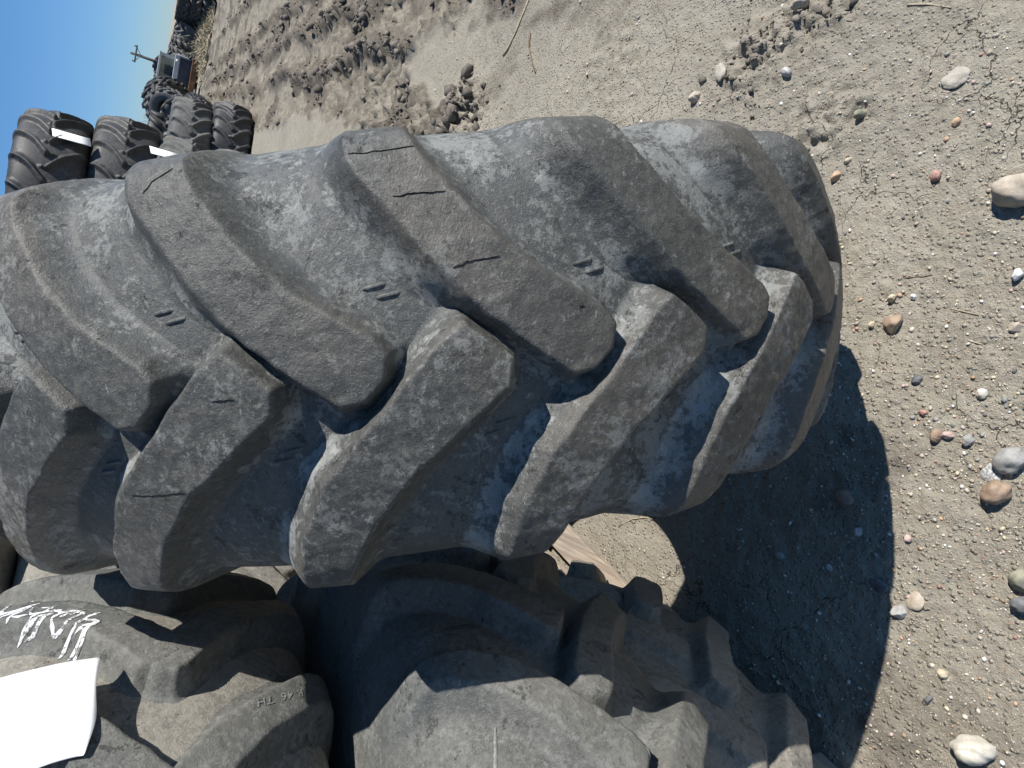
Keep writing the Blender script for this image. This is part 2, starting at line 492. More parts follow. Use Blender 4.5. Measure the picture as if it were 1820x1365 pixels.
def scatter(name, n, pos, size, base, mats, matpick, flat=(0.45, 0.9), sink=0.3, label=None, cat=None, rough=0.16, smooth=False):
    v0, f0 = base
    V = np.empty((n, len(v0), 3)); 
    ang = rng.uniform(0, 2 * PI, n)
    ax = size[:, None] * np.stack([rng.uniform(0.8, 1.25, n), rng.uniform(0.6, 1.0, n), rng.uniform(flat[0], flat[1], n)], -1)
    d = 1 + rng.normal(0, rough, (n, len(v0)))
    P = v0[None] * d[..., None] * ax[:, None, :]
    tilt = rng.normal(0, 0.25, n)
    ct, st_ = np.cos(tilt)[:, None], np.sin(tilt)[:, None]
    x, z = P[..., 0] * ct - P[..., 2] * st_, P[..., 0] * st_ + P[..., 2] * ct
    y = P[..., 1]
    ca, sa = np.cos(ang)[:, None], np.sin(ang)[:, None]
    V[..., 0] = x * ca - y * sa + pos[:, 0:1]
    V[..., 1] = x * sa + y * ca + pos[:, 1:2]
    zz, _ = ground_h(pos[:, 0], pos[:, 1])
    V[..., 2] = z + zz[:, None] + (size * (0.5 - sink) * 1.0)[:, None]
    F = (f0[None] + (np.arange(n) * len(v0))[:, None, None]).reshape(-1, 3)
    mi = np.repeat(matpick, len(f0))
    me = mesh_np(name, V.reshape(-1, 3), F, mats, smooth, None, mi)
    o = ob(name, me)
    tag(o, label, cat, kind='stuff')
    return o

def in_tyre_zone(x, y):
    return np.zeros(x.shape, bool)
stone_keys = ['tan', 'grey', 'orange', 'yellow', 'cream', 'pink', 'red', 'dgrey', 'white', 'flat', 'brown']
probs = np.array([0.17, 0.13, 0.07, 0.11, 0.12, 0.08, 0.04, 0.07, 0.08, 0.09, 0.04])
n = 26000
r_ = 0.35 * np.exp(rng.uniform(0, math.log(4.5 / 0.35), n)); a_ = np.radians(rng.uniform(-60, 52, n))
pos = np.stack([r_ * np.sin(a_), r_ * np.cos(a_)], -1)
sz = 0.0009 + 0.0018 * rng.pareto(3.9, n)
sz = np.clip(sz, 0.0008, 0.0048) * (1 + 0.25 * r_)
scatter('gravel', n, pos, sz, ICO1, [M['st_' + s_] for s_ in stone_keys], rng.choice(len(stone_keys), n, p=probs / probs.sum()), (0.5, 0.9), 0.3,
        'fine mixed gravel and grit scattered over the dry soil', 'gravel', 0.10, True)

def clod_field():
    P, Z = [], []
    tries = 90000
    r_ = 1.0 * np.exp(rng.uniform(0, math.log(26), tries)); a_ = np.radians(rng.uniform(2, 46, tries))
    x, y = r_ * np.sin(a_), r_ * np.cos(a_)
    _, mo = ground_h(x, y)
    keep = rng.uniform(0, 1, tries) < np.clip((mo - 0.58) * 1.3, 0.0, 0.55)
    x, y, r_ = x[keep], y[keep], r_[keep]
    m = min(len(x), 10000)
    x, y, r_ = x[:m], y[:m], r_[:m]
    s = (0.006 + 0.009 * rng.pareto(2.6, m)).clip(0.005, 0.035) * (1 + 0.05 * r_)
    # the crumbly heap beside the big tyre
    k = 260
    hx = rng.normal(1.40, 0.10, k); hy = rng.normal(3.38, 0.14, k)
    hs = (0.010 + 0.012 * rng.pareto(2.5, k)).clip(0.01, 0.05)
    k2 = 160
    h2x = np.concatenate([rng.normal(1.05, 0.07, k2 // 2), rng.normal(1.12, 0.07, k2 // 2)]); h2y = np.concatenate([rng.normal(1.33, 0.07, k2 // 2), rng.normal(1.10, 0.05, k2 // 2)])
    h2s = (0.003 + 0.004 * rng.pareto(2.6, k2)).clip(0.003, 0.016)
    x = np.concatenate([x, hx, h2x]); y = np.concatenate([y, hy, h2y]); s = np.concatenate([s, hs, h2s])
    return np.stack([x, y], -1), s
cp, cs = clod_field()
scatter('soil_clods', len(cp), cp, cs, ICO1, [M['clod']], np.zeros(len(cp), int), (0.6, 1.0), 0.15,
        'dark crumbly clods of turned soil along the wheel ruts', 'soil clods', 0.30)

# single stones big enough to pick out: x, y, width, colour, label
STONES = [
 (0.266, 0.806, 0.055, 'brown', 'brown faceted stone beside the toothed edge of the big shadow'),
 (-0.06, 0.563, 0.058, 'brown', 'smooth rusty brown stone below the rounded grey stone pair'),
 (0.005, 0.549, 0.062, 'grey', 'rounded grey stone with a dark belly above the rusty brown stone'),
 (-0.026, 0.580, 0.050, 'speck', 'flat black and white speckled stone between the grey and rusty stones'),
 (0.524, 0.600, 0.105, 'tan', 'largest stone, smooth tan oval half sunk in bare soil'),
 (0.636, 1.004, 0.032, 'orange', 'orange oval pebble near the top of the big tyre side'),
 (0.671, 0.98, 0.020, 'yellow', 'small pale yellow pebble next to the orange oval pebble'),
 (0.995, 1.537, 0.048, 'tan', 'pinkish tan angular stone just beyond the tread edge'),
 (1.041, 1.442, 0.070, 'flat', 'flat pale oval stone lying beside the broken crust'),
 (0.960, 1.197, 0.038, 'lgrey', 'pale grey elongated stone between the crust and the tread'),
 (0.781, 0.962, 0.034, 'olive', 'dull greenish chip standing in rough soil'),
 (1.135, 1.176, 0.052, 'tan', 'long tan stone leaning against dark clods'),
 (-0.31, 0.674, 0.044, 'tan', 'flat mustard stone just outside the curved shadow edge'),
 (-0.344, 0.70, 0.036, 'lgrey', 'sharp grey chip touching the curved shadow edge'),
 (-0.211, 0.500, 0.056, 'olive', 'chunky olive stone near the frame edge'),
 (-0.249, 0.493, 0.050, 'dgrey', 'dark slate chip under the olive stone'),
 (-0.535, 0.531, 0.078, 'cream', 'smooth cream oval stone near the stacked tyres'),
 (-0.137, 0.848, 0.046, 'dred', 'dull red brown stone inside the deep shadow'),
 (0.145, 0.739, 0.027, 'dgrey', 'blue grey triangular chip outside the tyre shadow'),
 (0.126, 0.612, 0.025, 'cream', 'cream knobbly pebble at the end of a soil crack'),
 (0.076, 0.713, 0.020, 'red', 'brick red chip lying on pale soil'),
 (0.031, 0.681, 0.032, 'brown', 'small brown sliver left of the pink pebble'),
 (0.036, 0.661, 0.026, 'pink', 'pink pebble touching the small brown sliver'),
 (0.031, 0.624, 0.028, 'grey', 'rounded mid grey pebble below the pink pebble'),
 (0.359, 0.581, 0.030, 'white', 'white angular quartz pebble near the frame edge'),
 (0.258, 0.574, 0.028, 'tan', 'light brown triangular pebble near the frame edge'),
 (0.324, 0.773, 0.017, 'white', 'small white round pebble above the brown faceted stone'),
 (0.323, 0.818, 0.025, 'yellow', 'crumbly yellow pebble above the brown faceted stone'),
 (0.263, 0.855, 0.018, 'yellow', 'yellow pebble on the tip of the shadow tooth'),
 (0.80, 0.754, 0.060, 'flat', 'buried pale flat stone flush with the soil'),
 (0.59, 0.765, 0.028, 'red', 'dark red pebble on open soil'),
 (0.702, 0.74, 0.022, 'orange', 'small orange pebble on open soil'),
 (0.434, 0.992, 0.036, 'cream', 'crumbly cream pebble touching the side of the tread'),
 (-0.304, 0.751, 0.050, 'dgrey', 'long dark flake in the shadow near its curved edge'),
 (-0.316, 0.993, 0.026, 'grey', 'grey pebble deepest in the shadow'),
 (-0.205, 0.811, 0.024, 'lgrey', 'pale pebble in the shadow below the red brown stone'),
 (-0.304, 0.861, 0.025, 'lgrey', 'pale chip in the shadow beside the long dark flake'),
 (-0.19, 0.706, 0.018, 'pink', 'little pink pebble beside the curved shadow edge'),
 (-0.429, 0.604, 0.022, 'yellow', 'little yellow pebble between the mustard and cream stones'),
 (-0.488, 0.621, 0.026, 'dgrey', 'dark grey chip above the cream oval stone'),
 (4.22, 13.7, 0.16, 'white', 'pale round stone at the foot of the far tyre stack'),
]
def stone(x, y, wd, col, label, i):
    v, f = ICO4
    wd = wd * 0.84
    r = np.random.default_rng(100 + i)
    o = r.uniform(0, 50, 3)
    flat = 0.18 if col == 'flat' or 'flat' in label or 'flake' in label else r.uniform(0.42, 0.6)
    d = 1 + 0.16 * noise2(v[:, 0] * 1.3 + o[0], v[:, 1] * 1.3 + v[:, 2] * 0.9 + o[1], i) + 0.05 * noise2(v[:, 0] * 4 + o[2], v[:, 1] * 4 + v[:, 2] * 3, i + 3)
    if 'angular' in label or 'facet' in label or 'chip' in label or 'sharp' in label or 'chunky' in label:
        for _ in range(7):
            nn = r.normal(0, 1, 3); nn /= np.linalg.norm(nn)
            t = v @ nn
            lim = r.uniform(0.62, 0.8)
            d = np.minimum(d, np.where(t > 0.05, lim / np.maximum(t, 0.05), 9))
    p = v * d[:, None] * np.array([0.55, 0.36 if 'long' in label or 'oval' in label or 'sliver' in label else 0.45, flat]) * wd
    me = mesh_np('stone', p, f, M['st_' + col], True)
    s = ob('stone', me)
    s.location = (x, y, gz(x, y) + wd * flat * (0.10 if flat < 0.3 else 0.26))
    s.rotation_euler = (r.normal(0, 0.12), r.normal(0, 0.12), r.uniform(0, 6.28))
    tag(s, label, 'stone')
for i, q in enumerate(STONES):
    stone(*q, i)

TWIGS = [
 ('straw_stalk', [(1.634, 2.959), (1.66, 2.92), (1.71, 2.871), (1.846, 2.781)], 0.006, 'straw', 'long pale straw stalk lying across smooth soil'),
 ('twig', [(1.655, 2.715), (1.62, 2.71), (1.584, 2.704), (1.50, 2.65), (1.437, 2.613)], 0.006, 'twig', 'crooked brown twig beside the straw stalk'),
 ('straw_stalk', [(1.02, 0.89), (0.999, 0.84), (0.968, 0.787)], 0.0022, 'straw', 'pale curved straw near the frame edge'),
 ('twig', [(0.368, 0.825), (0.369, 0.782), (0.372, 0.742), (0.357, 0.736)], 0.0012, 'twig', 'thin bent root fibre above the brown stone'),
 ('straw_stalk', [(-0.401, 1.579), (-0.362, 1.52), (-0.342, 1.46), (-0.337, 1.4)], 0.002, 'straw', 'curved straw on the sunlit spot between the tyres'),
 ('straw_stalk', [(0.298, 0.695), (0.283, 0.639)], 0.0014, 'straw', 'short straw pointing at the small grey pebbles'),
 ('straw_stalk', [(0.231, 0.652), (0.224, 0.626)], 0.0013, 'straw', 'tiny straw piece across a soil crack'),
]
for nm, pts, rd, mt, lb in TWIGS:
    mb = MB()
    mb.tube([(x, y, gz(x, y) + rd * 0.8) for x, y in pts], [rd * (1.0 - 0.15 * i) for i in range(len(pts))], 6)
    tag(mb.build(nm, M[mt], None, True), lb, 'straw' if mt == 'straw' else 'twig')

# ------------------------------------------------------------------ tyres
R0, HW = 0.88, 0.241
DTH = 2 * PI / 22
LUG_R = [(-.452, .36), (-.522, .36), (-.516, .30), (-.511, .240), (-.498, .205), (-.462, .163), (-.420, .106), (-.365, .047), (-.313, .005), (-.270, -.026), (-.243, -.025), (-.218, -.006), (-.211, .018), (-.225, .034), (-.300, .083), (-.362, .139), (-.415, .205), (-.437, .241), (-.445, .30)]
LUG_L = [(-.612, -.36), (-.668, -.36), (-.662, -.30), (-.655, -.238), (-.634, -.178), (-.592, -.117), (-.537, -.067), (-.478, -.017), (-.430, .023), (-.402, .037), (-.349, -.004), (-.358, -.030), (-.418, -.068), (-.482, -.108), (-.545, -.165), (-.600, -.240), (-.606, -.30)]
SPUR_R = ((-.262, -.024), (-.258, -.056))
SPUR_L = ((-.400, .030), (-.404, .066))
TS = [(0, 0, .880), (.06, .06, .878), (.12, .12, .8705), (.18, .179, .857), (.215, .212, .847), (.240, .238, .833), (.262, .252, .812), (.30, .262, .775), (.35, .2715, .720), (.40, .2725, .620), (.50, .257, .470), (.58, .224, .368)]
KS = [(0, 0, .835), (.06, .06, .833), (.12, .12, .826), (.18, .178, .811), (.215, .207, .798), (.240, .226, .783), (.262, .240, .766), (.30, .2555, .734), (.35, .268, .694), (.40, .2720, .620), (.50, .257, .470), (.58, .224, .368)]

def prof(tab, w):
    """smooth profile -> (s, r)"""
    t = np.array(tab)
    aw = np.abs(w)
    ww = np.linspace(0, .58, 1161)
    s = np.interp(ww, t[:, 0], t[:, 1]); r = np.interp(ww, t[:, 0], t[:, 2])
    kk = np.ones(31) / 31
    s2 = np.convolve(np.concatenate([-s[15:0:-1], s, np.full(15, s[-1])]), kk, 'valid')
    r2 = np.convolve(np.concatenate([r[15:0:-1], r, np.full(15, r[-1])]), kk, 'valid')
    return np.sign(w) * np.interp(aw, ww, s2), np.interp(aw, ww, r2)

def lug_mesh(name, side, mat, res=0.0045, N=22, R=R0, hw=HW, shrink=0.0, fl=0.030, hk=1.0, seed=0, edge=0.0008, leadw=0.028):
    poly = LUG_R if side > 0 else LUG_L
    spur = SPUR_R if side > 0 else SPUR_L
    ks = hw / HW
    kr = R / R0
    kt = 22.0 / N
    P = [(t * 0.86, w_) for t, w_ in poly]
    tmin, tmax = min(p[0] for p in P) - 0.095, max(p[0] for p in P) + 0.075
    wmin, wmax = (-0.10, 0.40) if side > 0 else (-0.40, 0.10)
    nx = int((tmax - tmin) / res) + 1; ny = int((wmax - wmin) / res) + 1
    X, W_ = np.meshgrid(np.linspace(tmin, tmax, nx), np.linspace(wmin, wmax, ny), indexing='ij')
    wob = 0.0015 * fbm(X * 22 + seed, W_ * 22, 2, 3 + seed)
    ins = poly_inside(X, W_, P)
    d = poly_dist(X, W_, P)
    d = np.where(ins, -d, d) + wob + shrink
    # round the corners a little
    gx = np.gradient(d, X[1, 0] - X[0, 0], axis=0)
    gw = np.gradient(d, W_[0, 1] - W_[0, 0], axis=1)
    lead = sstep(-gx, 0.15, 0.75)
    wout = sstep(np.abs(W_), 0.03, 0.10)
    F = fl + lead * wout * leadw + 0.012 * sstep(np.abs(W_), 0.13, 0.26)
    e = d + 0.001
    e = 0.5 * (e + np.sqrt(e * e + edge ** 2)) - edge * 0.12
    e = np.maximum(e, 0)
    u_ = np.clip(e / (F + 0.001), 0, 1)
    h = np.where(u_ < 0.5, 1 - 1.5 * u_, (1 - u_) ** 2 * 1.0) 
    a, b = spur
    sp = [(a[0] * .86, a[1]), (b[0] * .86, b[1])]
    ds = poly_dist(X, W_, sp, False)
    tt = np.clip(((X - sp[0][0]) * (sp[1][0] - sp[0][0]) + (W_ - sp[0][1]) * (sp[1][1] - sp[0][1])) / ((sp[1][0] - sp[0][0]) ** 2 + (sp[1][1] - sp[0][1]) ** 2), 0, 1)
    hs = (1 - tt) * 0.85 * np.clip(1 - ds / 0.026, 0, 1) ** 1.7
    h = np.maximum(h, hs)
    far = np.minimum(e - F - 0.001, ds - 0.022)
    h = np.where(h <= 0.0005, -np.clip(far * 3, 0.004, 0.06), h)
    s1, r1 = prof(KS, W_); s2, r2 = prof(TS, W_)
    hh = h * hk
    tk = X / 0.86
    rr = (r1 + (r2 - r1) * hh) * kr
    rr = rr + np.where(h > 0.4, 0.0012 * fbm(X * 35, W_ * 35, 3, 12 + seed), 0)
    ss = (s1 + (s2 - s1) * hh) * ks
    th = tk * kt
    V = np.stack([ss, rr * np.cos(th), rr * np.sin(th)], -1).reshape(-1, 3)
    i, j = np.meshgrid(np.arange(nx - 1), np.arange(ny - 1), indexing='ij')
    F4 = np.stack([i * ny + j, (i + 1) * ny + j, (i + 1) * ny + j + 1, i * ny + j + 1], -1).reshape(-1, 4)
    hf = h.reshape(-1)[F4]
    F4 = F4[(hf > -0.055).any(1)]
    used = np.unique(F4)
    mp = np.full(len(V), -1); mp[used] = np.arange(len(used))
    cav = (sstep(h, -0.02, 0.06) * (1 - sstep(h, 0.30, 0.95))).reshape(-1)
    tip = (tk - tk.min()) / (tk.max() - tk.min())
    cav = cav * (1.0 if side > 0 else 1.35) * (0.25 + 0.50 * np.maximum(lead * 0.75, sstep(tip, 0.6, 0.9) * 0.9).reshape(-1))  # real dust, weighted to sun-facing flanks so part of their sunlit brightness is painted
    cav = cav * np.clip(0.75 + 0.8 * fbm(X * 16 + 3, W_ * 16, 4, 41), 0, 1.4).reshape(-1)
    if side < 0: cav = np.maximum(cav, 0.18 * (h.reshape(-1) > 0.9))  # left tops: mottled dust, also lightened in colour to make up for weaker sunlight
    return mesh_np(name, V[used], mp[F4], mat, True, {'cav': cav[used], 'top': np.clip(h.reshape(-1)[used], 0, 1)})

def carcass_mesh(name, mat, R=R0, hw=HW, nth=176, nw=64):
    ks, kr = hw / HW, R / R0
    wv = np.linspace(-.58, .58, nw)
    s, r = prof(KS, wv)
    inner = np.array([(.203, .357), (.180, .364), (.190, .44), (.216, .56), (.232, .65), (.232, .71), (.205, .765), (.15, .788), (0, .797), (-.15, .788), (-.205, .765), (-.232, .71), (-.232, .65), (-.216, .56), (-.190, .44), (-.180, .364), (-.203, .357)])
    s = np.concatenate([s, inner[:, 0]]) * ks; r = np.concatenate([r, inner[:, 1]]) * kr
    m = len(s)
    th = np.linspace(0, 2 * PI, nth, endpoint=False)
    T, Sx = np.meshgrid(th, s, indexing='ij'); _, Rx = np.meshgrid(th, r, indexing='ij')
    V = np.stack([Sx, Rx * np.cos(T), Rx * np.sin(T)], -1).reshape(-1, 3)
    i, j = np.meshgrid(np.arange(nth), np.arange(m), indexing='ij')
    i2, j2 = (i + 1) % nth, (j + 1) % m
    F = np.stack([i * m + j, i2 * m + j, i2 * m + j2, i * m + j2], -1).reshape(-1, 4)
    cav = 0.18 + 0.30 * np.clip(0.4 + 1.2 * fbm((T * 0.86 * 7).reshape(-1), (Sx * 7).reshape(-1), 4, 19), 0, 1)
    return mesh_np(name, V, F, mat, True, {'cav': cav})

def bar_mesh(name, mat, th, s):
    mb_v, mb_f = [], []
    L2 = 0.0125
    k = 7
    for i in range(k):
        u = -1 + 2 * i / (k - 1)
        t = th + u * L2 / 0.83
        _, r = prof(KS, np.array([s + u * 0.0015]))
        r = float(r[0])
        hgt = 0.0019 * (1 - abs(u) ** 6) + 0.0003
        for (ds, dr) in ((-0.0035, -0.002), (-0.0016, hgt), (0.0016, hgt), (0.0035, -0.002)):
            mb_v.append((s + u * 0.0015 + ds, (r + dr) * math.cos(t), (r + dr) * math.sin(t)))
    for i in range(k - 1):
        for j in range(3):
            a = i * 4 + j
            mb_f.append((a, a + 4, a + 5, a + 1))
    return mesh_np(name, np.array(mb_v), np.array(mb_f), mat, True, {'cav': np.full(len(mb_v), 0.2)})

def frame_matrix(c, ax, n):
    ax = Vector(ax).normalized(); n = Vector(n); n = (n - ax * n.dot(ax)).normalized(); d = ax.cross(n)
    return Matrix(((ax.x, n.x, d.x, c[0]), (ax.y, n.y, d.y, c[1]), (ax.z, n.z, d.z, c[2]), (0, 0, 0, 1)))

def make_tyre(mtx, label, group, mats, meshes, N=22, phase=0.0, bars=None, klist=None, cat='tyre', lextra=0.0, name='tractor_tyre'):
    root = empty(name, label=label, cat=cat, group=group)
    root.matrix_world = mtx
    ob('carcass', meshes['carcass'], root)
    for k in range(N):
        for side in ('R', 'L'):
            o = ob('lug', meshes[side], root)
            o.rotation_euler = (phase + k * 2 * PI / N + (lextra if side == 'L' else 0), 0, 0)
        if bars:
            for b in bars:
                o = ob('wear_bar', b, root)
                o.rotation_euler = (phase + k * 2 * PI / N, 0, 0)
    return root

def tyre_meshes(tag_, mat, R=R0, hw=HW, N=22, res=0.0045, shrink=0.0, fl=0.025, hk=1.0, nth=176, nw=64):
    return {'carcass': carcass_mesh('carcass_' + tag_, mat, R, hw, nth, nw),
            'R': lug_mesh('lug_' + tag_, 1, mat, res, N, R, hw, shrink, fl, hk, 0),
            'L': lug_mesh('lug_' + tag_, -1, mat, res, N, R, hw, shrink, fl, hk, 5)}

# the big worn tyre that leans against the stack
A_MAIN = Vector((0.94916502, 0.00285587, 0.31476594))
N_MAIN = Vector((-0.15492109, -0.86623163, 0.47501812))
C_MAIN = Vector((0.10795919, 1.42004567, 0.85007214))
MTX = frame_matrix(C_MAIN, A_MAIN, N_MAIN)
main_meshes = tyre_meshes('worn', M['rubber_worn'], res=0.0029, fl=0.021, shrink=-0.004, nth=308, nw=110)
bars = [bar_mesh('wear_bar', M['rubber_worn'], f_ * DTH, s_) for f_, s_ in ((0.24, 0.089), (0.297, 0.078))]
bars += [bar_mesh('wear_bar', M['rubber_worn'], (f_ + 0.46) * DTH, -s_) for f_, s_ in ((0.24, 0.089), (0.297, 0.078))]
main = make_tyre(MTX, 'large worn grey tractor tyre standing upright, leaning on the dusty stack', None, None, main_meshes, bars=bars)

# ------------------------------------------------------------------ the stack lying flat on a pallet
SC = Vector((-1.33, 1.25, 0))
STK_DUST = tyre_meshes('dusty', M['rubber_dusty'], hw=HW * 0.9, res=0.004, fl=0.017)
STK_GREY = {k: None for k in STK_DUST}
STK_W = tyre_meshes('dusty_back', M['rubber_dusty'], res=0.008, nth=120, nw=44)
STK_P1 = dict(STK_DUST); STK_P1['L'] = lug_mesh('lug_worn_down', -1, M['rubber_dusty'], 0.005, 22, R0, HW * 0.9, 0.0, 0.022, 0.40, 5)
STK_P3 = tyre_meshes('dusty_wide', M['rubber_dusty'], res=0.004, fl=0.017)
for k in 'RL':
    STK_P3[k].materials.clear(); STK_P3[k].materials.append(M['rubber_grey'])
for k, me in STK_DUST.items():
    c = me.copy(); c.materials.clear(); c.materials.append(M['rubber_grey']); STK_GREY[k] = c
def flat_tyre(x, y, z, az0, label, group, meshes, N=22, tilt=(0, 0), name='tractor_tyre', lextra=0.0):
    ax = Vector((tilt[0], tilt[1], -1)).normalized()
    n = Vector((math.cos(math.radians(az0)), math.sin(math.radians(az0)), 0))
    return make_tyre(frame_matrix((x, y, z), ax, n), label, group, None, meshes, N=N, name=name, lextra=lextra)
GST = 'tyres stacked flat on the pallet'
for q_, (lab_, az_) in enumerate((('bottom tyre of the hidden stack behind the near one', 10), ('second tyre of the hidden stack behind the near one', 16), ('third tyre of the stack behind the near one', 4), ('high dusty tyre glimpsed in the gap behind the near stack', 12))):
    flat_tyre(-1.32, 3.08, 0.275 + 0.545 * q_, az_, lab_, 'tyres stacked behind the near stack', STK_W)
p1 = flat_tyre(-1.315, 1.215, 0.335, -39.5, 'lowest dusty tyre of the near stack, lying on the wooden pallet', GST, STK_P1)
p2 = flat_tyre(-1.195, 1.09, 0.80, -56.0, 'middle grey tyre of the near stack, its long lug in full sun', GST, STK_GREY)
p4 = flat_tyre(-1.37, 1.27, 1.85, -49.0, 'uppermost tyre above the paper label, seen only at its dusty lower side', GST, STK_DUST)
p3 = flat_tyre(-1.33, 1.25, 1.33, -44.0, 'top dusty tyre of the near stack, with paper label and chalk marks', GST, STK_P3, lextra=math.radians(7))

bpy.context.view_layer.update()
def bvh_of(root, names=('lug', 'carcass')):
    V, F = [], []
    for ch in root.children:
        if ch.name.split('.')[0] not in names: continue
        mw = ch.matrix_world
        me = ch.data
        n = len(me.vertices); co = np.empty(n * 3, np.float32); me.vertices.foreach_get('co', co)
        co = co.reshape(-1, 3) @ np.array(mw.to_3x3()).T + np.array(mw.translation)
        b = len(V)
        base = sum(len(x) for x in V)
        V.append(co)
        q = np.empty(len(me.polygons) * 4, np.int32); me.polygons.foreach_get('vertices', q)
        F.append(q.reshape(-1, 4) + base)
    V = np.vstack(V); F = np.vstack(F)
    return BVHTree.FromPolygons(V.tolist(), F.tolist())
bvh3 = bvh_of(p3)
bvhm = bvh_of(main)

def on_flat(bvh, cx, cy, az, z, off=0.0008):
    a = math.radians(az)
    d = Vector((-math.cos(a), -math.sin(a), 0))
    o = Vector((cx, cy, z)) - d * 1.2
    h, nn, _, _ = bvh.ray_cast(o, d)
    if h is None: return None, None
    return h + nn * off, nn

def on_main(th, s, off=0.0008):
    loc = Vector((s, math.cos(th) * 1.2, math.sin(th) * 1.2))
    o = MTX @ loc
    d = (MTX @ Vector((s, 0, 0)) - o).normalized()
    h, nn, _, _ = bvhm.ray_cast(o, d)
    if h is None: return None, None
    return h + nn * off, nn

def ribbon(name, pts, nrm, width, mat, parent, rough=0.3):
    V, F = [], []
    for i, p in enumerate(pts):
        t = (pts[min(i + 1, len(pts) - 1)] - pts[max(i - 1, 0)]).normalized()
        sd = t.cross(nrm[i]).normalized()
        e = min(i, len(pts) - 1 - i)
        wv = width * (0.25 + 0.65 * min(1, e / 2)) * random.uniform(1 - rough, 1 + rough)
        for u, z in ((-1, 0), (-0.4, 0.0008), (0.4, 0.0008), (1, 0)):
            V.append(tuple(p + sd * wv * 0.5 * u + nrm[i] * z))
    for i in range(len(pts) - 1):
        for j in range(3):
            F.append((i * 4 + j, i * 4 + 4 + j, i * 4 + 5 + j, i * 4 + 1 + j))
    me = mesh_np(name, np.array(V), np.array(F), mat, True)
    o = bpy.data.objects.new(name, me); link(o)
    o.parent = parent
    o.matrix_parent_inverse = parent.matrix_world.inverted()
    return o

def dens(pts, k=6):
    out = []
    for a, b in zip(pts[:-1], pts[1:]):
        for i in range(k):
            out.append((a[0] + (b[0] - a[0]) * i / k, a[1] + (b[1] - a[1]) * i / k))
    out.append(pts[-1])
    return out

CHALK = [[(-6.9, 1.415), (-7.2, 1.428), (-7.9, 1.437), (-8.7, 1.452), (-9.5, 1.461)], [(-7.8, 1.436), (-8.1, 1.425), (-8.5, 1.418), (-8.8, 1.415)], [(-8.8, 1.415), (-9.4, 1.428), (-10.3, 1.438), (-10.5, 1.441)], [(-8.4, 1.418), (-9.0, 1.422), (-9.5, 1.437), (-10.2, 1.449)], [(-8.8, 1.444), (-9.0, 1.426)], [(-6.7, 1.435), (-6.1, 1.441), (-5.5, 1.453), (-5.3, 1.465), (-5.8, 1.474), (-6.3, 1.478)], [(-6.4, 1.438), (-7.2, 1.451), (-7.7, 1.462), (-7.5, 1.47), (-6.8, 1.475), (-6.3, 1.478)], [(-6.3, 1.448), (-5.9, 1.458), (-6.3, 1.468)], [(-5.4, 1.467), (-4.8, 1.469), (-4.4, 1.476), (-4.3, 1.496), (-4.0, 1.506), (-3.2, 1.508), (-2.4, 1.506)], [(-3.0, 1.494), (-3.4, 1.48), (-4.1, 1.487), (-4.5, 1.5), (-5.1, 1.51), (-5.5, 1.515)], [(-5.3, 1.514), (-5.1, 1.496), (-5.0, 1.477)], [(-5.0, 1.477), (-5.5, 1.488), (-5.8, 1.498), (-5.6, 1.507)], [(-0.5, 1.507), (0.1, 1.518), (0.4, 1.533), (0.2, 1.543), (-0.6, 1.547), (-1.5, 1.547), (-1.9, 1.543), (-1.9, 1.529), (-1.8, 1.516), (-1.5, 1.499)], [(-1.6, 1.505), (-2.4, 1.518), (-2.9, 1.53), (-3.7, 1.536)], [(-2.8, 1.546), (-2.5, 1.535), (-2.2, 1.524)], [(-3.5, 1.53), (-3.9, 1.521), (-3.9, 1.51)]]
def chalk():
    for st_ in CHALK:
        P, Nn = [], []
        for a, z in dens(st_, 4):
            h, nn = on_flat(bvh3, -1.33, 1.25, a + 2.0, z)
            if h is not None: P.append(h); Nn.append(nn)
        if len(P) > 2:
            ribbon('chalk_stroke', P, Nn, 0.0068, M['chalk'], p3)
chalk()

CRACKS = [[(0.1097, 0.1749), (0.1311, 0.1765), (0.1543, 0.1756), (0.1723, 0.1753)], [(0.1678, 0.0977), (0.1844, 0.1017), (0.2049, 0.1037), (0.2254, 0.1041)], [(0.0645, 0.2246), (0.0777, 0.2223), (0.1187, 0.2246), (0.1429, 0.2262)], [(-0.2761, -0.1037), (-0.247, -0.1053), (-0.2219, -0.1049), (-0.1975, -0.104)], [(-0.1951, 0.2107), (-0.1804, 0.2237), (-0.1576, 0.2327)], [(0.3149, 0.042), (0.3227, 0.0423)], [(-0.1344, -0.0072), (-0.1204, -0.0072), (-0.1065, -0.0073)]]
for i, st_ in enumerate(CRACKS):
    P, Nn = [], []
    for a, s_ in dens(st_, 5):
        h, nn = on_main(a + random.uniform(-0.0008, 0.0008), s_ + random.uniform(-0.0008, 0.0008), 0.0003)
        if h is not None: P.append(h); Nn.append(nn)
    if len(P) > 2:
        ribbon('crack', P, Nn, 0.0011 if i < 2 else 0.0007, M['crack'], main, 0.4)

bvh2 = bvh_of(p2)
for st_ in ([(-26.5, .945), (-29, .958), (-31.5, .97), (-34, .98)], [(-30.5, .765), (-33, .772), (-35.5, .78)]):
    P, Nn = [], []
    for a, z in dens(st_, 5):
        h, nn = on_flat(bvh2, -1.195, 1.09, a, z)
        if h is not None: P.append(h); Nn.append(nn)
    if len(P) > 2: ribbon('mould_rib', P, Nn, 0.005, M['emboss'], p2, 0.1)

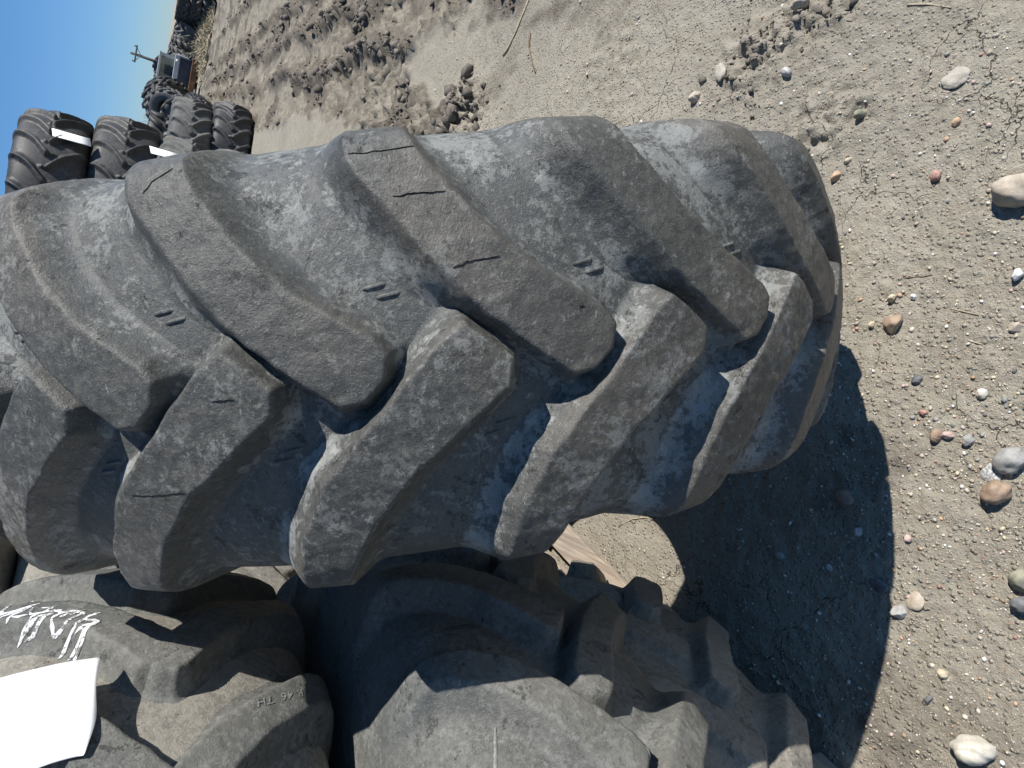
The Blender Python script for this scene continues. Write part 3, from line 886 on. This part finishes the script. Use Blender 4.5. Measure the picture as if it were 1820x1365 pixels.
# paper label wrapped over the top tyre
def paper():
    az = np.linspace(-13.2, -24.0, 26); zz = np.linspace(1.408, 1.56, 20)
    V = []
    for i, a in enumerate(az):
        for j, z in enumerate(zz):
            u, v = i / 25, j / 19
            a2 = a + (0.35 * math.sin(5 * v + 1) if i == 25 else 0)
            z2 = z + (0.0035 * math.sin(7 * u) + (0.006 * u * u) if j == 0 else 0)
            _, r = prof(TS, np.array([z2 - 1.33]))
            r = float(r[0]) + 0.005 + 0.003 * math.sin(3 * u * PI) * (1 - v) + 0.0012 * math.sin(9 * u + 4 * v)
            V.append((-1.33 + r * math.cos(math.radians(a2)), 1.25 + r * math.sin(math.radians(a2)), z2))
    F = [(i * 20 + j, (i + 1) * 20 + j, (i + 1) * 20 + j + 1, i * 20 + j + 1) for i in range(25) for j in range(19)]
    me = mesh_np('paper_label', np.array(V), np.array(F), M['paper'], True)
    o = bpy.data.objects.new('paper_label', me); link(o); o.parent = p3; o.matrix_parent_inverse = p3.matrix_world.inverted()
    m = o.modifiers.new('solid', 'SOLIDIFY'); m.thickness = 0.0006
    o['label'] = 'blank white paper label stuck round the tread'
paper()

def wrapped_text(txt, az0, z0, height, parent, bvh, mat, cx, cy, along=1):
    cu = bpy.data.curves.new('lettering', 'FONT'); cu.body = txt; cu.size = 1.0; cu.offset = 0.012
    t = bpy.data.objects.new('tmp_text', cu); link(t)
    bpy.context.view_layer.update()
    me = bpy.data.meshes.new_from_object(t.evaluated_get(bpy.context.evaluated_depsgraph_get()))
    bpy.data.objects.remove(t)
    for v in me.vertices:
        x, y = v.co.x * height, v.co.y * height
        az = az0 - math.degrees(y / 0.86)
        h, nn = on_flat(bvh, cx, cy, az - math.degrees(x * 0.35 / 0.86), z0 + x, 0.0012)
        if h is None: h = Vector((cx + .9 * math.cos(math.radians(az)), cy + .9 * math.sin(math.radians(az)), z0 + x))
        v.co = h
    me.materials.clear(); me.materials.append(mat)
    o = bpy.data.objects.new('lettering', me); link(o); o.parent = parent; o.matrix_parent_inverse = parent.matrix_world.inverted()
    return o
wrapped_text('R 46  TH', -18.0, 1.135, 0.020, p3, bvh3, M['emboss'], -1.33, 1.25)

# pallet
def pallet():
    d = Vector((-0.27, -0.963, 0)).normalized(); nrm = Vector((-d.y, d.x, 0))   # nrm points towards +x
    if nrm.x < 0: nrm = -nrm
    o0 = Vector((-0.575, 1.25, 0))
    ang = math.atan2(d.y, d.x)
    root = empty('pallet', (o0.x, o0.y, 0), 'weathered wooden pallet under the near tyre stack', 'pallet')
    root.rotation_euler = (0, 0, ang)
    # local x along the edge (towards the viewer), local y = -nrm side is under the stack
    sgn = 1 if Vector((-math.sin(ang), math.cos(ang), 0)).dot(nrm) > 0 else -1
    for i in range(9):
        y1 = -sgn * (0.11 * i * 1.25); y0 = y1 - sgn * 0.098
        mb = MB(); mb.box((-0.78, min(y0, y1), 0.078), (0.62, max(y0, y1), 0.098), 0, 0.001)
        mb.build('deck_board', M['wood'], root, bevel=0.002)
    for xx in (-0.70, -0.06, 0.50):
        mb = MB(); mb.box((xx - 0.045, min(-sgn * 1.2, -sgn * 0.004), 0.004), (xx + 0.045, max(-sgn * 1.2, -sgn * 0.004), 0.076), 0, 0.001)
        mb.build('bearer', M['wood'], root, bevel=0.003)
    mb = MB(); mb.box((-0.78, min(-sgn * 0.10, 0), 0.000), (0.62, max(-sgn * 0.10, 0), 0.016), 0, 0.001)
    return root
pallet()

# ------------------------------------------------------------------ tyre stacks in the middle distance
MID = tyre_meshes('mid', M['rubber_black'], R=0.80, hw=0.23, N=20, res=0.010, shrink=0.023, fl=0.016, hk=1.1, nth=100, nw=34)
MID2 = {}
for k, me in MID.items():
    c = me.copy(); c.materials.clear(); c.materials.append(M['rubber_far']); MID2[k] = c
GM = 'tyres stacked flat beyond the big tyre'
t1 = flat_tyre(0.92, 7.10, 2.10, -110, 'topmost black tyre of the tall stack against the sky, with white label', GM, MID, 20, (0.05, -0.02))
flat_tyre(1.05, 7.15, 1.62, -60, 'second tyre from the top of the tall stack, straight long lugs', GM, MID, 20, (0.02, 0.02))
t3 = flat_tyre(0.98, 7.00, 1.20, -75, 'third tyre of the tall stack, greyer, with a white label strip', GM, MID2, 20, (-0.10, 0.03))
flat_tyre(1.04, 7.10, 0.68, -50, 'fourth tyre of the tall stack, half hidden by the big tyre', GM, MID, 20, (0.02, 0.0))
flat_tyre(1.00, 7.15, 0.22, -95, 'lowest tyre of the tall stack, behind the big tyre', GM, MID, 20, (0.0, 0.0))
BIG = tyre_meshes('wide', M['rubber_far'], R=0.90, hw=0.28, N=20, res=0.011, shrink=0.016, fl=0.018, hk=1.1, nth=100, nw=34)
BIG2 = {}
for k, me in BIG.items():
    c = me.copy(); c.materials.clear(); c.materials.append(M['rubber_black']); BIG2[k] = c
flat_tyre(3.20, 12.75, 0.33, -80, 'lower wide tyre of the right hand pair on the soil', 'wide tyres stacked in a pair', BIG2, 20)
flat_tyre(3.05, 12.75, 0.92, -70, 'upper wide tyre of the right hand pair, shiny grey lugs', 'wide tyres stacked in a pair', BIG, 20, (0.02, 0))
# white paper strips on two of them
def strip(root, cx, cy, cz, az0, az1, z0, z1, R, slope):
    V = []
    for i in range(12):
        for j in range(4):
            u = i / 11; a = math.radians(az0 + (az1 - az0) * u); z = z0 + (z1 - z0) * j / 3 + slope * u
            V.append((cx + (R + .012) * math.cos(a), cy + (R + .012) * math.sin(a), z))
    F = [(i * 4 + j, i * 4 + 4 + j, i * 4 + 5 + j, i * 4 + 1 + j) for i in range(11) for j in range(3)]
    me = mesh_np('paper_label', np.array(V), np.array(F), M['paper'], True)
    o = bpy.data.objects.new('paper_label', me); link(o); o.parent = root; o.matrix_parent_inverse = root.matrix_world.inverted()
    m = o.modifiers.new('solid', 'SOLIDIFY'); m.thickness = 0.002
bpy.context.view_layer.update()
strip(t1, 0.92, 7.10, 0, -55, -48.5, 1.86, 2.12, 0.79, 0.02)
strip(t3, 0.98, 7.00, 0, -56, -50, 1.22, 1.44, 0.80, 0.02)

# ------------------------------------------------------------------ far things
def torus_mesh(name, R, r, wd, mat, n=28, m=10, ribs=18):
    """small far tyre: square-shouldered ring with two rows of slanted lugs, one mesh"""
    prof_ = [(wd * .75, R - 2 * r), (wd, R - 1.5 * r), (wd * 1.05, R - .7 * r), (wd * .92, R - .12 * r), (wd * .5, R - .02), (-wd * .5, R - .02), (-wd * .92, R - .12 * r), (-wd * 1.05, R - .7 * r), (-wd, R - 1.5 * r), (-wd * .75, R - 2 * r)]
    V, F = [], []
    m = len(prof_)
    for i in range(n):
        t = 2 * PI * i / n
        for s_, rr in prof_: V.append((s_, rr * math.cos(t), rr * math.sin(t)))
    for i in range(n):
        for j in range(m):
            F.append((i * m + j, ((i + 1) % n) * m + j, ((i + 1) % n) * m + (j + 1) % m, i * m + (j + 1) % m))
    for i in range(ribs):
        for sd in (-1, 1):
            t0 = 2 * PI * (i + (0.5 if sd > 0 else 0)) / ribs
            b = len(V)
            hw_ = 0.42 * PI / ribs
            for (s_, dt) in ((0.02, 0.75), (wd * 1.04, 0.0)):
                for dd in (-hw_, hw_):
                    for hh in (-0.03, 0.045):
                        t = t0 + dt * 2 * PI / ribs + dd
                        rr = R - (0.10 * r if s_ > 0.1 else 0) + hh
                        V.append((sd * s_, rr * math.cos(t), rr * math.sin(t)))
            for q in ((0, 1, 3, 2), (4, 6, 7, 5), (0, 4, 5, 1), (2, 3, 7, 6), (1, 5, 7, 3), (0, 2, 6, 4)):
                F.append(tuple(b + z for z in (q if sd > 0 else q[::-1])))
    return mesh_np(name, np.array(V), np.array(F), mat, False, {'cav': np.zeros(len(V))})
FT = [torus_mesh('far_tyre', 0.55, 0.14, 0.20, M['rubber_far'], ribs=14), torus_mesh('far_tyre', 0.62, 0.16, 0.24, M['rubber_black'], ribs=14), torus_mesh('far_tyre', 0.50, 0.13, 0.17, M['rubber_far'], ribs=16)]
words = ['first', 'second', 'third', 'fourth', 'fifth', 'sixth', 'seventh', 'eighth', 'ninth', 'tenth', 'eleventh', 'twelfth', 'thirteenth', 'fourteenth']
def far_tyre(x, y, z, rot, k, label, group, sc=1.0):
    o = ob('scrap_tractor_tyre', FT[k])
    o.location = (x, y, z); o.rotation_euler = rot; o.scale = (sc,) * 3
    tag(o, label, 'tyre', group)
# heap of standing and leaning tyres between the tall stack and the loader
layer = ['ground', 'middle', 'top']
for L_ in range(3):
    cnt = 11 - L_
    for i in range(cnt):
        u = (i + 0.5 * L_) / 10.5
        x = 4.8 + 2.6 * u + 0.12 * L_; y = 17.6 + 7.4 * u
        s_ = 0.78 + 0.16 * random.random()
        z = 0.41 + 0.40 * L_
        rz = math.radians(66 + random.uniform(-24, 24))
        lean = math.radians(random.uniform(-16, 16) + (0 if L_ == 0 else random.choice((-28, 22, 30))))
        far_tyre(x, y + random.uniform(-0.2, 0.2), z, (0, lean, rz), random.randrange(3),
                 f'{words[i]} tyre from the near end in the {layer[L_]} row of the long heap', 'old tyres heaped in a long row', s_)
for i in range(9):
    far_tyre(11.0 + 0.47 * i, 38.0 + 0.55 * i, 0.75 + 0.5 * (i % 2), (0, math.radians(random.uniform(-20, 20)), math.radians(60 + random.uniform(-25, 25))), i % 3,
             f'{words[i]} tyre in the back row behind the loader, counted from the left', 'old tyres behind the loader', 1.1)
# small leaning column next to the tall stack
for i in range(4):
    far_tyre(3.12 + 0.04 * i, 13.9, 0.2 + 0.37 * i, (0, PI / 2 + random.uniform(-.06, .06), random.uniform(0, 3)), 1, f'{["lowest", "second", "third", "topmost"][i]} small tyre of the narrow column behind the tall stack', 'small tyres in a narrow column', 1.0)
# tyres right of the loader
for i in range(7):
    far_tyre(12.0 + 0.42 * i, 35.5 + 0.3 * i, 0.62 + 0.1 * (i % 2), (0, math.radians(random.uniform(-10, 20)), math.radians(-20 + random.uniform(-20, 20))), i % 3, f'{words[i]} tyre from the loader in the row beyond the straw', 'old tyres standing beyond the straw', 1.15)
far_tyre(12.35, 30.9, 0.60, (0, math.radians(12), math.radians(-35)), 0, 'pale big tyre standing in the dry straw', None, 1.2)
# dark wall of flat tyres at the frame edge
DW = [torus_mesh('wall_tyre', 0.75, 0.20, 0.22, M['rubber_black'], ribs=16)]
FT.append(DW[0])
cols = ['nearest the loader', 'second from the loader', 'third from the loader', 'farthest from the loader']
for cidx in range(4):
    for r_i in range(3):
        far_tyre(13.2 + 1.45 * cidx, 30.4 - 0.9 * cidx, 0.24 + 0.44 * r_i, (0, PI / 2 + random.uniform(-.03, .03), random.uniform(0, 3)), 3,
                 f'{["bottom", "middle", "top"][r_i]} tyre in the dark stack {cols[cidx]}', 'tyres in the dark far stacks', 1.0)

# dry straw mound
def straw_mound():
    V, F = [], []
    k = 2600
    for i in range(k):
        x = random.gauss(11.9, 0.55); y = random.gauss(30.3, 0.5); hmax = 0.38 * math.exp(-((x - 11.9) ** 2 + (y - 30.3) ** 2) / 0.8)
        z = random.random() * hmax + 0.02
        a = random.uniform(0, 2 * PI); l = random.uniform(0.15, 0.45); t = random.uniform(-0.1, 0.9)
        dx, dy, dz = l * math.cos(a) * math.cos(t), l * math.sin(a) * math.cos(t), l * math.sin(t)
        b = len(V)
        V += [(x, y, z), (x + dx, y + dy, z + dz), (x + dx, y + dy, z + dz + 0.015), (x - 0.01, y + 0.01, z + 0.03)]
        F.append((b, b + 1, b + 2, b + 3))
    o = ob('straw_mound', mesh_np('straw_mound', np.array(V), np.array(F), M['straw'], False))
    tag(o, 'mound of dry yellow straw and weeds beside the old loader', 'straw', kind='stuff')
straw_mound()
def weeds(name, cx, cy, cz, spread, k, label):
    mb = MB()
    for i in range(k):
        x = cx + random.uniform(-spread, spread); y = cy + random.uniform(-0.3, 0.3)
        h = random.uniform(0.5, 1.0)
        mb.tube([(x, y, cz), (x + random.uniform(-.1, .1), y, cz + h * .5), (x + random.uniform(-.3, .3), y, cz + h)], [0.012, 0.009, 0.004], 3)
        for q in range(3):
            z = cz + h * random.uniform(.4, .9)
            mb.tube([(x, y, z), (x + random.uniform(-.2, .2), y, z + .15)], [0.006, 0.003], 3)
    tag(mb.build(name, M['twig']), label, 'bush')
weeds('dry_bush', 9.3, 31.5, 1.0, 0.9, 26, 'bare dry weeds above the tyre heap left of the loader')
weeds('dry_bush', 12.0, 36.5, 0.9, 1.0, 22, 'bare dry weeds above the tyres right of the loader')

# utility pole
def pole():
    r = empty('utility_pole', (19.6, 56.8, 0), 'distant wooden utility pole with one crossarm rising behind the loader', 'pole')
    mb = MB(); mb.tube([(0, 0, 0), (0, 0, 3.65)], [0.14, 0.09], 8); mb.build('post', M['pole'], r, True)
    mb = MB(); mb.box((-0.62, -0.16, 3.25), (0.62, -0.10, 3.36)); mb.build('crossarm', M['pole'], r)
    for x in (-0.55, 0.55):
        mb = MB(); mb.tube([(x, -0.13, 3.362), (x, -0.13, 3.50)], [0.05, 0.03], 6); mb.build('insulator', M['pole'], r, True)
    for sx in (-1, 1):
        mb = MB(); mb.tube([(sx * 0.42, -0.13, 3.25), (0, -0.13, 2.98)], 0.02, 4); mb.build('brace', M['pole'], r)
pole()

# old loader seen from its front
def loader():
    r = empty('old_loader', (10.85, 31.6, 0), 'old grey yard loader with open cab and rusty front beam', 'loader')
    r.rotation_euler = (0, 0, math.radians(-16))
    k = MB(); k.box((-0.74, 0.0, 0.52), (0.62, 1.5, 1.02)); k.build('body', M['steel'], r, bevel=0.03)
    k = MB(); k.box((-0.66, -0.03, 0.42), (0.54, -0.003, 0.90)); k.build('grille', M['steel_dark'], r, bevel=0.01)
    k = MB(); k.box((-0.70, -0.06, 0.92), (0.60, -0.003, 1.10)); k.build('bonnet_lip', M['steel'], r, bevel=0.02)
    for x in (-0.45, 0.36):
        k = MB(); k.tube([(x, -0.062, 1.01), (x, -0.09, 1.01)], 0.05, 10); k.build('headlight', M['paper'], r, True)
    for x in (-0.60, 0.48):
        for y in (0.45, 1.35):
            k = MB(); k.box((x - 0.03, y - 0.03, 1.022), (x + 0.03, y + 0.03, 1.60)); k.build('cab_post', M['steel'], r)
    k = MB(); k.box((-0.68, 0.36, 1.602), (0.56, 1.44, 1.68)); k.build('cab_roof', M['steel'], r, bevel=0.02)
    k = MB(); k.box((-0.565, 1.34, 1.025), (0.445, 1.355, 1.598)); k.build('rear_window', M['glass'], r)
    k = MB(); k.box((-0.26, 0.80, 1.022), (0.14, 1.15, 1.12)); k.box((-0.26, 1.07, 1.121), (0.14, 1.16, 1.42)); k.build('seat', M['steel_dark'], r, bevel=0.03)
    k = MB(); k.tube([(-0.05, 0.50, 1.02), (-0.05, 0.62, 1.26)], 0.025, 6)
    k.tube([(-0.05 + 0.16 * math.cos(a), 0.62 + 0.05 * math.sin(a), 1.27 + 0.13 * math.sin(a)) for a in np.linspace(0, 2 * PI, 14)], 0.018, 5)
    k.build('steering_wheel', M['steel_dark'], r, True)
    k = MB(); k.box((-1.10, -0.32, 0.24), (0.86, -0.12, 0.46)); k.build('front_beam', M['rust'], r, bevel=0.01)
    k = MB(); k.box((-0.96, -0.12, 0.28), (-0.80, 0.6, 0.44)); k.box((0.60, -0.12, 0.28), (0.76, 0.6, 0.44)); k.build('lift_arm', M['rust'], r)
    for x in (-0.86, 0.70):
        for y in (0.25, 1.3):
            w_ = ob('wheel', FT[1], r); w_.location = (x, y, 0.36); w_.scale = (0.55,) * 3
loader()
